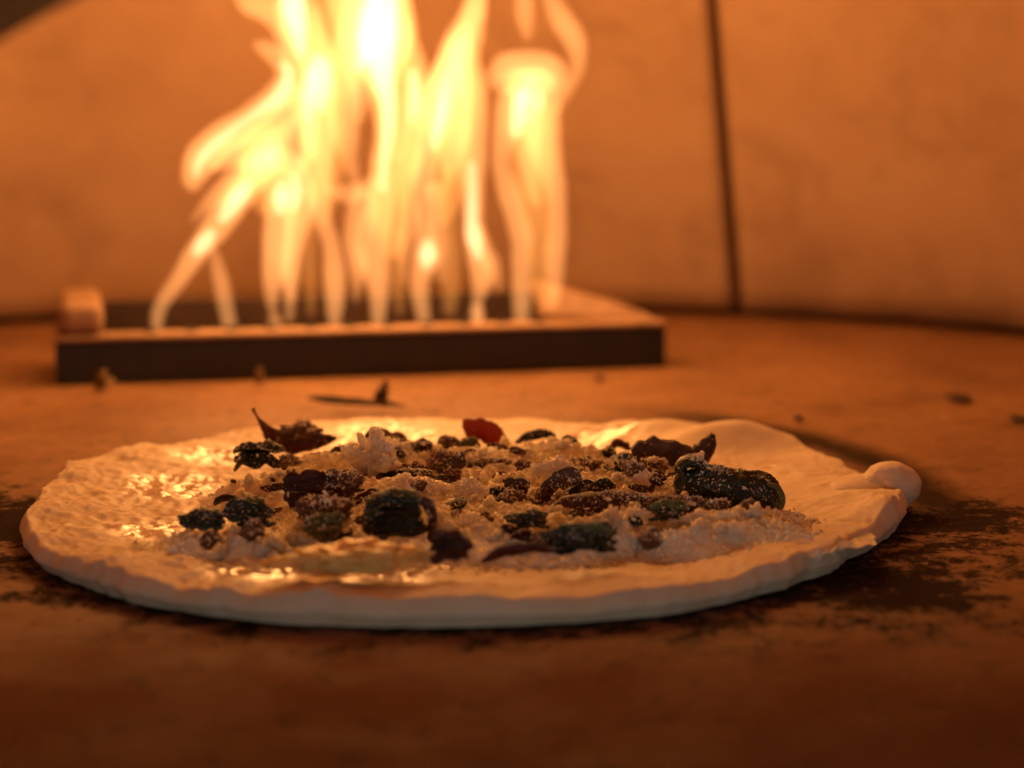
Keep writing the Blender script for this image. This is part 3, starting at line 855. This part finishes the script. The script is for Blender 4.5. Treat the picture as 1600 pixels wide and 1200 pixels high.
def chunk(label, box, base, mat, dusty=0.5, name='sausage_chunk', cat='sausage', **k):
    if mat in ('cheese', 'sausage'): k.setdefault('crumb', 0.75 if mat == 'cheese' else 0.7)
    if mat in ('sausage', 'olive') and not k.get('fold'): k['fold'] = 0.45; k['rough'] = max(0.5, k.get('rough', 0.4))
    sheets = k.pop('sheets', 0)
    V, t = chunk_geo(*box, yb(*base), **k)
    if sheets:                                          # wilted leaves wrapped round the clump, each a sheet of its own
        x0, x1, y0, y1 = box
        c = V.mean(0)
        V = c + (V - c) * 0.5
        root = topping(name, label, cat, V, t, M[mat], dusty)
        rs = random.Random(k.get('seed', 0))
        sheets += 2
        for q in range(sheets):
            f_ = (q + 0.5) / sheets
            ya = y0 + (y1 - y0) * (0.08 + 0.72 * f_) + rs.uniform(-4, 4)
            xa, xb = x0 + (x1 - x0) * rs.uniform(-0.06, 0.25), x1 - (x1 - x0) * rs.uniform(-0.06, 0.25)
            n_ = 6
            hump = rs.uniform(0.04, 0.22) * (y1 - y0)
            sp_ = [(xa + (xb - xa) * j / (n_ - 1), ya + rs.uniform(-4, 4) - hump * math.sin(math.pi * j / (n_ - 1))) for j in range(n_)]
            LV, lt = leaf_geo(sp_, (y1 - y0) * rs.uniform(0.18, 0.36), yb(*base) + (0.5 - f_) * 0.45 * (y1 - y0) * px_m(0.65), tilt=rs.uniform(0.3, 0.85), curl=rs.choice([-1, 1]) * rs.uniform(0.6, 1.5), ruff=0.7, seed=k.get('seed', 0) * 7 + q, nu=56, nv=18)
            topping('leaf', None, None, LV, lt, M[mat if q % 3 else ('olive' if mat == 'green' and q == 0 else mat)], dusty * 1.2, parent=root)
        return root
    return topping(name, label, cat, V, t, M[mat], dusty)

# back row
leaf('charred red leaf with a thin curled tip standing up at the back left', [(395, 638), (399, 646), (405, 656), (415, 670), (428, 684), (452, 694), (482, 691), (514, 687)], 26, (450, 706), 'charleaf', 0.12, tilt=0.8, curl=0.7, seed=3, prof=[4, 1.5, 3, 9, 15, 18, 16, 7], nu=80, ruff=0.15)
chunk('crumb-dusted brown lump resting against the curled-tip leaf', (436, 498, 660, 684), (465, 704), 'sausage', 0.9, seed=4, rough=0.6)
leaf('small black leaf tip poking out right of the curled-tip leaf', [(488, 694), (505, 690), (526, 684)], 9, (505, 703), 'burnt', 0.1, tilt=0.6, seed=6)
chunk('dark olive leaf clump below the curled-tip leaf', (364, 440, 697, 734), (400, 736), 'green', 0.2, 'wilted_greens', 'greens', seed=8, sheets=4, rough=0.45, fold=0.4)
leaf('pale green stem end left of the dark olive clump', [(366, 736), (380, 722), (400, 716)], 6, (385, 735), 'olive', 0.1, 'wilted_greens', 'greens', tilt=0.6, seed=9)
leaf('dark brown mushroom slice behind the white cheese peak', [(566, 686), (590, 682), (615, 688), (640, 694)], 14, (600, 704), 'mushroom', 0.5, 'mushroom_slice', 'mushroom', tilt=0.6, curl=0.9, thick=0.002, seed=11)
leaf('glowing red-brown leaf humped at the middle of the back row', [(726, 676), (740, 671), (758, 674), (774, 684), (792, 689)], 20, (755, 700), 'redleaf', 0.05, tilt=0.8, curl=1.0, seed=12, taper=(0.6, 0.1))
chunk('small olive piece left of the red-brown humped leaf', (716, 750, 682, 704), (732, 706), 'olive', 0.3, 'wilted_greens', 'greens', seed=13)
leaf('thin dark green leaf arching at the back right of centre', [(806, 692), (825, 684), (845, 680), (858, 682), (868, 694)], 9, (840, 700), 'green', 0.3, 'wilted_greens', 'greens', tilt=0.6, seed=14)
leaf('tiny dark leaf tip left of the large mushroom slice', [(956, 704), (966, 694), (985, 702)], 8, (970, 712), 'charleaf', 0.1, tilt=0.6, seed=15)
leaf('large brown mushroom slice with its right end turned up and jagged', [(988, 714), (1005, 711), (1035, 711), (1062, 715), (1084, 714), (1099, 705), (1108, 692), (1113, 678)], 25, (1050, 738), 'mushroom', 0.05, 'mushroom_slice', 'mushroom', tilt=0.88, curl=0.6, thick=0.0026, seed=16, nu=80, nv=26, prof=[13, 23, 26, 22, 16, 17, 12, 3], ruff=0.12)
# middle row
chunk('knobbly white cheese lump standing as a peak left of centre', (552, 622, 680, 756), (585, 758), 'cheese', 0.9, 'cheese_lump', 'cheese', seed=171, rough=0.85, fine=0.2, fold=0.5, crumb=1.5)
leaf('tiny black-green fleck left of the white cheese peak', [(541, 726), (543, 718), (545, 711)], 5, (543, 728), 'green', 0.0, 'wilted_greens', 'greens', tilt=0.9, seed=18)
chunk('brown crumbly sausage piece dusted white, just left of centre', (622, 664, 722, 758), (645, 758), 'sausage', 0.6, seed=19, rough=0.5, fine=0.16)
leaf('pointed brown shard standing up at the centre of the pizza', [(688, 744), (702, 731), (718, 722), (724, 706)], 15, (708, 750), 'mushroom', 0.5, 'mushroom_slice', 'mushroom', tilt=0.8, curl=0.9, seed=20, taper=(0.5, 0.15))
chunk('dark crumbly piece behind the pointed brown shard', (668, 716, 706, 738), (690, 742), 'sausage', 0.6, seed=21, rough=0.5, fine=0.14)
chunk('flat brown sausage bit in front of the pointed shard', (690, 724, 736, 760), (705, 762), 'sausage', 0.5, seed=22, rough=0.45, fine=0.14)
chunk('dark speckled green curl between cheese and mushroom slice', (938, 1004, 708, 746), (970, 748), 'green', 0.75, 'wilted_greens', 'greens', seed=23, sheets=2, rough=0.3, fine=0.14)
leaf('thin olive rim over the speckled green curl', [(962, 712), (985, 714), (1002, 728)], 5, (985, 738), 'olive', 0.1, 'wilted_greens', 'greens', tilt=0.5, seed=24)
chunk('crumb-coated brown lump between green curl and mushroom slice', (1000, 1042, 716, 746), (1020, 748), 'sausage', 0.8, seed=25, fine=0.14)
chunk('dark brown patch under crumbs left of the green curl', (884, 934, 714, 742), (910, 744), 'sausage', 0.8, seed=26, fine=0.14)
leaf('small dark rolled ring end right of centre', [(772, 752), (778, 744), (788, 742), (796, 748)], 7, (785, 756), 'charleaf', 0.1, 'mushroom_slice', 'mushroom', tilt=0.7, curl=2.0, seed=27)
chunk('dark brown wet piece in front of the rolled ring', (786, 834, 752, 780), (810, 782), 'mushroom', 0.3, 'mushroom_slice', 'mushroom', seed=28, sheets=2, rough=0.4)
leaf('brown leaf shard standing up behind the long flat leaf', [(846, 788), (856, 768), (872, 752), (892, 744), (908, 752)], 17, (875, 786), 'mushroom', 0.35, 'mushroom_slice', 'mushroom', tilt=0.75, curl=0.9, seed=29)
chunk('small dark bit pressed into a cheese mound right of centre', (998, 1024, 744, 764), (1010, 768), 'green', 0.5, 'wilted_greens', 'greens', seed=30)
# front rows
leaf('long flat dark leaf lying across right of centre, dusty on top', [(856, 798), (885, 784), (930, 780), (980, 783), (1030, 790), (1070, 787), (1096, 778)], 16, (975, 812), 'charleaf', 0.45, tilt=0.62, curl=-0.7, seed=31, nu=70, thick=0.0012)
chunk('black-green shadowed piece under the long flat leaf', (1010, 1080, 792, 818), (1045, 822), 'green', 0.2, 'wilted_greens', 'greens', seed=32, sheets=2)
chunk('big dark arched mushroom cap with dusty top left of centre', (428, 534, 744, 806), (485, 808), 'charleaf', 0.42, 'mushroom_slice', 'mushroom', seed=33, sheets=4, rough=0.35, fold=0.3, depth=0.7)
chunk('brown crumbly ridge on the dark arched mushroom cap', (500, 566, 736, 780), (530, 800), 'sausage', 0.6, seed=34, rough=0.5, fine=0.12)
chunk('ragged dark green clump at the left end of the toppings', (282, 362, 798, 830), (320, 834), 'green', 0.14, 'wilted_greens', 'greens', seed=35, sheets=4, rough=0.5, fold=0.45)
chunk('dark green clump between left end and arched mushroom cap', (352, 434, 788, 826), (395, 832), 'green', 0.18, 'wilted_greens', 'greens', seed=36, sheets=4, rough=0.5, fold=0.45)
leaf('short black strip lying above the left green clumps', [(334, 788), (352, 779), (378, 782)], 8, (355, 792), 'burnt', 0.05, tilt=0.5, seed=37)
leaf('black strip between arched mushroom cap and big green clump', [(548, 792), (570, 780), (600, 772)], 13, (575, 796), 'charleaf', 0.2, tilt=0.5, seed=38)
chunk('big dark green leafy clump in the front middle', (566, 668, 778, 850), (615, 852), 'green', 0.10, 'wilted_greens', 'greens', seed=39, sheets=6, rough=0.45, fold=0.5, sub=5)
leaf('green leaf frill over the big front clump', [(568, 812), (590, 790), (620, 782), (650, 790)], 12, (610, 848), 'olive', 0.3, 'wilted_greens', 'greens', tilt=0.7, seed=40)
leaf('brown leaf wrapped at the right of the big green clump', [(672, 846), (682, 818), (676, 792), (660, 776)], 16, (676, 850), 'charleaf', 0.3, tilt=0.6, seed=41)
chunk('dark green bit right of the big green clump', (790, 858, 800, 834), (825, 838), 'green', 0.15, 'wilted_greens', 'greens', seed=42, sheets=3, rough=0.45, fold=0.4)
chunk('long dark green clump nearest the front right', (846, 962, 828, 868), (905, 872), 'green', 0.12, 'wilted_greens', 'greens', seed=43, sheets=4, rough=0.4, fold=0.4)
chunk('dark red-brown piece in the very front centre', (664, 744, 842, 884), (705, 888), 'charleaf', 0.3, 'charred_leaf', 'leaf', seed=44, sheets=3, rough=0.45, fold=0.3)
leaf('thin dark strip in front of the dark green clumps', [(752, 878), (790, 864), (835, 858), (862, 862)], 11, (805, 884), 'charleaf', 0.35, tilt=0.5, seed=45)
chunk('pale rounded brown lump below the arched mushroom cap', (462, 545, 776, 820), (505, 824), 'sausage', 0.6, seed=46, rough=0.35)
chunk('dark olive piece under the pale brown lump', (470, 540, 800, 846), (505, 850), 'olive', 0.3, 'wilted_greens', 'greens', seed=47, rough=0.35)
chunk('oily yellow melted cheese slab at the front', (450, 640, 852, 894), (545, 896), 'yellow', 0.25, 'cheese_lump', 'cheese', seed=48, rough=0.5, depth=0.5, crumb=0.8)

# thin crisp strips half buried in the cheese
for q in range(34):
    px, py = random.uniform(330, 1150), random.uniform(700, 868)
    x, y = on_z(px, py, 0.012)[:2]
    if bed_mask(np.array([x]), np.array([y]))[0][0] < 0.45: continue
    z = float(bed_h(np.array([x]), np.array([y]))[0])
    d = np.array([0, 0, CAM_H]) - np.array([x, y, z])
    kk = FPX / y
    pyz = 600 - FPX * math.tan(math.atan2(z - CAM_H, y) + PITCH)
    ln, sl = random.uniform(18, 48), random.uniform(-0.22, 0.22)
    sp_ = [(px + ln * t, pyz - 3 + ln * sl * t - 6 * math.cos(t * 1.4) + random.uniform(-3, 3)) for t in (-1, -0.6, -0.2, 0.2, 0.6, 1)]
    LV, lt = leaf_geo(sp_, random.uniform(6, 13), y, tilt=random.uniform(0.25, 0.8), curl=random.choice([-1, 1]) * random.uniform(0.5, 1.4), ruff=0.6, seed=400 + q, nu=44, nv=14, taper=(0.3, 0.2), ydrift=random.uniform(-0.008, 0.008))
    dark = q % 3 != 1
    topping('crisp_strip' if dark else 'mushroom_strip', 'thin crisp charred leaf strip half buried in the grated cheese' if dark else 'thin brown mushroom strip half buried in the grated cheese', 'leaf strip' if dark else 'mushroom strip', LV, lt,
            M['charleaf' if q % 3 == 0 else 'mushroom' if q % 3 == 1 else 'green'], 0.4, 'crisp leaf strips in the cheese' if dark else 'mushroom strips in the cheese')

# small dark bits of the same toppings worked into the cheese
FB = {}
for kind, mat, sc_ in (('herb_fleck', 'green', 1.0), ('sausage_crumb', 'sausage', 1.15), ('leaf_fleck', 'charleaf', 1.0)):
    v, f = ICO[3]
    FB[kind] = []
    for k in range(5):
        p = v * np.array([1.0, random.uniform(0.5, 0.9), random.uniform(0.4, 0.8)]) * (1 + 0.5 * fbm(v * 1.7 + k * 7, 2, 300 + k) + 0.3 * fbm(v * 4 + k, 3, 330 + k))[:, None]
        FB[kind].append((p, f, mat, sc_))
LAB = dict(herb_fleck=('small dark green fleck of leaf caught in the grated cheese', 'herb fleck', 'green flecks in the cheese'), sausage_crumb=('small brown crumb of sausage caught in the grated cheese', 'sausage crumb', 'sausage crumbs in the cheese'),
           leaf_fleck=('small charred purple-brown leaf fragment caught in the grated cheese', 'leaf fragment', 'charred fragments in the cheese'))
fm = {}
for q in range(130):
    kind = ('herb_fleck', 'sausage_crumb', 'sausage_crumb', 'leaf_fleck')[q % 4]
    x, y = bcx + 0.9 * brx * random.uniform(-1, 1), bcy + 0.85 * bry * random.uniform(-1, 1)
    if bed_mask(np.array([x]), np.array([y]))[0][0] < 0.5: continue
    k = random.randrange(5)
    p, f, mat, sc_ = FB[kind][k]
    if (kind, k) not in fm:
        me = mesh_np(kind, p, f); me.materials.append(M[mat]); fm[kind, k] = me
    o = link(kind, fm[kind, k], None)
    r = random.uniform(0.0012, 0.0040) * sc_
    z = float(bed_h(np.array([x]), np.array([y]))[0]) + 0.35 * r
    e = (random.uniform(-0.5, 0.5), random.uniform(-0.5, 0.5), random.uniform(0, 6.3))
    o.location, o.scale, o.rotation_euler = (x, y, z), (r, r, r), e
    tag(o, *LAB[kind])
    from mathutils import Euler
    Rm = np.array(Euler(e).to_matrix())
    surfs.append((p * r @ Rm.T + np.array([x, y, z]), f, 0.35))

# the big in-focus green roll at the right, with a curled end and a pale stem loop
Yr = yb(1140, 800, 0.008)
pts = [(1062, 758), (1085, 754), (1120, 760), (1160, 768), (1192, 775), (1213, 782)]
W = np.array([on_y(x, y, Yr + d) for (x, y), d in zip(pts, (0.004, 0.002, 0, 0, 0, 0.001))])
V, F, tri, T = tube(W, np.array([20, 27, 29, 33, 33, 20]) * px_m(Yr), 90, 44, 0.95, None, 0.0)
cen = np.vstack([np.repeat(spline(W, 90), 44, axis=0), W[:1], W[-1:]])
dv = V - cen
ang = np.arctan2(dv[:, 1], dv[:, 2])
wr = 0.16 * fbm(np.stack([V[:, 0] * 90, np.cos(ang) * 3.2, np.sin(ang) * 3.2], 1), 3, 5) + 0.17 * (1 - 2 * np.abs(fbm(np.stack([V[:, 0] * 150, np.cos(ang) * 4, np.sin(ang) * 4], 1), 3, 15))) + 0.05 * fbm(V * 900, 2, 6)
V = cen + dv * (0.95 + wr)[:, None]
roll = topping('greens_roll', 'fat dark green rolled leaf speckled with cheese, at the right of the toppings', 'greens', V, np.vstack([F[:, :3], F[:, [0, 2, 3]], tri]), M['green'], 0.25)
pts = [(1072, 748), (1064, 732), (1072, 722), (1088, 722), (1098, 732), (1094, 744)]
W = np.array([on_y(x, y, Yr - 0.001) for x, y in pts])
V, F, tri, _ = tube(W, np.array([8, 10, 10, 10, 9, 6]) * px_m(Yr), 40, 16, 1.6, None, 0.3, 260, 4)
topping('curled_end', None, None, V, np.vstack([F[:, :3], F[:, [0, 2, 3]], tri]), M['green'], 0.95, parent=roll)
pts = [(1192, 805), (1212, 800), (1222, 784), (1216, 764), (1200, 756)]
W = np.array([on_y(x, y, Yr - 0.0100 + 0.001 * i) for i, (x, y) in enumerate(pts)])
V, F, tri, _ = tube(W, np.array([3, 5, 5.5, 5, 3]) * px_m(Yr), 40, 12, 1.0, None, 0.15, 300, 5)
topping('stem', None, None, V, np.vstack([F[:, :3], F[:, [0, 2, 3]], tri]), M['olive'], 0.05, parent=roll)
pts = [(1172, 806), (1190, 809), (1214, 806)]
W = np.array([on_y(x, y, Yr - 0.006) for x, y in pts])
V, F, tri, _ = tube(W, np.array([3, 4.5, 3]) * px_m(Yr), 24, 12, 1.0, None, 0.15, 300, 6)
topping('stem', None, None, V, np.vstack([F[:, :3], F[:, [0, 2, 3]], tri]), M['olive'], 0.05, parent=roll)

# ------------------------------------------------------------------ loose cheese, dropped onto whatever lies below
allV, allF, stick, k = [], [], [], 0
for V, t, s in surfs:
    t = np.asarray(t)
    if t.shape[1] == 4: t = np.vstack([t[:, :3], t[:, [0, 2, 3]]])
    allV.append(V); allF.append(t + k); stick.append(np.full(len(t), s)); k += len(V)
allV, allF, stick = np.vstack(allV), np.vstack(allF), np.concatenate(stick)
bvh = BVHTree.FromPolygons(allV.tolist(), allF.tolist())

def drop(x, y, d=(0, 0, -1)):
    d = Vector(d).normalized()
    o_ = Vector((x, y, 0.012)) - d * 0.08
    return bvh.ray_cast(o_, d)

crumb_meshes = []
for k in range(14):
    v, f = ICO[3]
    s = np.array([1.0, random.uniform(0.6, 1.0), random.uniform(0.5, 0.85)])
    p = v * s * (0.85 + 0.6 * fbm(v * 1.5 + k * 5, 2, 100 + k) + 0.30 * fbm(v * 4.5 + k, 3, 130 + k) + 0.35 * (crumbly(v * 1.9 + k * 3, 160 + k) - 0.4))[:, None]
    me = mesh_np('cheese_crumb', p, f); me.materials.append(M['cheese']); crumb_meshes.append(me)

n = 0
heap = ((300, 500, 815, 868, 46), (1050, 1215, 790, 845, 30), (560, 720, 690, 730, 14), (820, 1010, 815, 850, 12), (680, 800, 800, 850, 16), (360, 450, 730, 790, 10))
for x0, x1, y0, y1, cnt in heap:                          # heaps of bigger blocky crumbs
    for _ in range(cnt):
        p = on_z(random.uniform(x0, x1), random.uniform(y0, y1), 0.010)
        loc, nor, idx, _ = drop(p[0], p[1])
        if loc is None or stick[idx] < 0.92 or not (x0 < 500 or loc.z < 0.016): continue
        r = random.uniform(0.0018, 0.0036)
        o = link('cheese_crumb', random.choice(crumb_meshes), None)
        o.location = loc + Vector((0, 0, r * 0.3)); o.scale = (r, r, r)
        o.rotation_euler = (random.uniform(0, 6.3), random.uniform(0, 6.3), random.uniform(0, 6.3))
        tag(o, 'irregular crumb of white grated cheese lying among the pizza toppings', 'cheese crumb', 'cheese crumbs on the pizza')
        n += 1
for _ in range(4000):
    if n >= 280: break
    x = bcx + random.uniform(-1.08, 1.08) * brx
    y = bcy + random.uniform(-1.05, 1.05) * bry
    mk = bed_mask(np.array([x]), np.array([y]))[0][0]
    if random.random() > (0.25 + mk): continue
    loc, nor, idx, _ = drop(x, y)
    if loc is None or stick[idx] < 0.55 + 0.3 * random.random(): continue
    r = random.uniform(0.0011, 0.0026) * (1 if random.random() < 0.8 else 1.4)
    o = link('cheese_crumb', random.choice(crumb_meshes), None)
    o.location = loc + Vector((0, 0, r * 0.25)); o.scale = (r, r, r)
    o.rotation_euler = (random.uniform(0, 6.3), random.uniform(0, 6.3), random.uniform(0, 6.3))
    tag(o, 'irregular crumb of white grated cheese lying among the pizza toppings', 'cheese crumb', 'cheese crumbs on the pizza')
    n += 1

def scatter(count, rmin, rmax, name, label, side=0.5, base=1, patch=90, bias=0.55, pw=1.0):
    gv, gf = ICO[base]
    P, Rr = [], []
    tries = 0
    while len(P) < count and tries < count * 6:
        tries += 1
        x = bcx + random.uniform(-1.12, 1.12) * brx
        y = bcy + random.uniform(-1.1, 1.1) * bry
        d = (random.uniform(-side, side), random.uniform(-side * 0.5, side * 1.6), -1)
        loc, nor, idx, _ = drop(x, y, d)
        if loc is None: continue
        if random.random() > stick[idx] ** pw: continue
        P.append(loc[:]); Rr.append(rmin + (rmax - rmin) * random.random() ** 2)
    P, Rr = np.array(P), np.array(Rr)
    cl = vnoise(P * patch, 77) * 0.5 + 0.5
    keep = rng.random(len(P)) < np.clip(bias + (cl - 0.5) * 2.4, 0.06, 1)
    P, Rr = P[keep], Rr[keep]
    m_ = len(P)
    q = rng.normal(size=(m_, 4)); q /= np.linalg.norm(q, axis=1)[:, None]
    a_, b_, c_, d_ = q.T
    Rm = np.stack([np.stack([1 - 2 * (c_**2 + d_**2), 2 * (b_*c_ - a_*d_), 2 * (b_*d_ + a_*c_)], 1),
                   np.stack([2 * (b_*c_ + a_*d_), 1 - 2 * (b_**2 + d_**2), 2 * (c_*d_ - a_*b_)], 1),
                   np.stack([2 * (b_*d_ - a_*c_), 2 * (c_*d_ + a_*b_), 1 - 2 * (b_**2 + c_**2)], 1)], 1)
    shp = np.stack([rng.uniform(0.8, 1.9, m_), rng.uniform(0.5, 1.0, m_), rng.uniform(0.35, 0.8, m_)], 1)
    jit = 1 + 0.35 * rng.normal(size=(m_, len(gv), 1)).clip(-1.5, 1.5)
    G = (gv[None] * jit * shp[:, None, :]) * Rr[:, None, None]
    G = np.einsum('nij,nkj->nki', Rm, G) + P[:, None, :] + np.array([0, 0, 1]) * (Rr * 0.35)[:, None, None]
    F = (gf[None] + (np.arange(m_) * len(gv))[:, None, None]).reshape(-1, 3)
    return tag(link(name, mesh_np(name, G.reshape(-1, 3), F, False), M['dust']), label, 'cheese', None, 'stuff')

OCT = (np.array([[1, 0, 0], [-1, 0, 0], [0, 1, 0], [0, -1, 0], [0, 0, 1], [0, 0, -1]], float), np.array([[0, 2, 4], [2, 1, 4], [1, 3, 4], [3, 0, 4], [2, 0, 5], [1, 2, 5], [3, 1, 5], [0, 3, 5]]))
ICO[0] = OCT
scatter(15000, 0.0004, 0.0012, 'cheese_shreds', 'small white shreds of grated cheese strewn over the toppings', 0.6, 1, pw=2.2)
scatter(180000, 0.00014, 0.00046, 'cheese_dust', 'fine white cheese dust sprinkled over the toppings', 0.7, 0, bias=0.75)

# ------------------------------------------------------------------ scraps on the hearth
def scrap(label, pts, wpx, base, mat, **k):
    V, t = leaf_geo(pts, wpx, yb(base[0], base[1], 0.0015), **k)
    return topping('burnt_scrap', label, 'scrap', V, t, M[mat], 0)
scrap('thin burnt leaf scrap lying on the floor behind the pizza', [(480, 622), (520, 628), (570, 631), (632, 634)], 9, (550, 640), 'burnt', tilt=0.25, seed=60)
scrap('burnt sprig standing up at the right end of the leaf scrap', [(596, 634), (602, 622), (606, 610), (604, 594)], 15, (605, 638), 'mushroom', tilt=0.7, seed=61, taper=(0.9, 0.15))
scrap('small brown scrap leaning at the left end of the burner front', [(170, 603), (165, 592), (166, 578)], 20, (165, 606), 'dry', tilt=0.8, seed=62, taper=(1, 0.1))
scrap('small dry scrap leaning on the burner front left of centre', [(412, 598), (410, 586), (408, 572)], 13, (410, 600), 'dry', tilt=0.8, seed=63, taper=(1, 0.1))
for lab, px, py, s in (('burnt fleck on the floor in front of the burner right end', 936, 590, 7), ('small burnt fleck on the floor right behind the pizza', 1247, 652, 7), ('flat burnt flake on the floor at the far right', 1498, 620, 16),
                       ('burnt flake at the right picture edge behind the pizza', 1590, 652, 12)):
    Yb = yb(px, py, 0.001)
    v, f = ICO[3]
    c = on_z(px, py, 0.0012)
    p = v * np.array([s * px_m(Yb), s * 2.2 * px_m(Yb), 0.0009]) * (1 + 0.4 * fbm(v * 1.8 + px, 2, int(px)))[:, None] + c
    topping('burnt_scrap', lab, 'scrap', p, f, M['burnt'], 0)
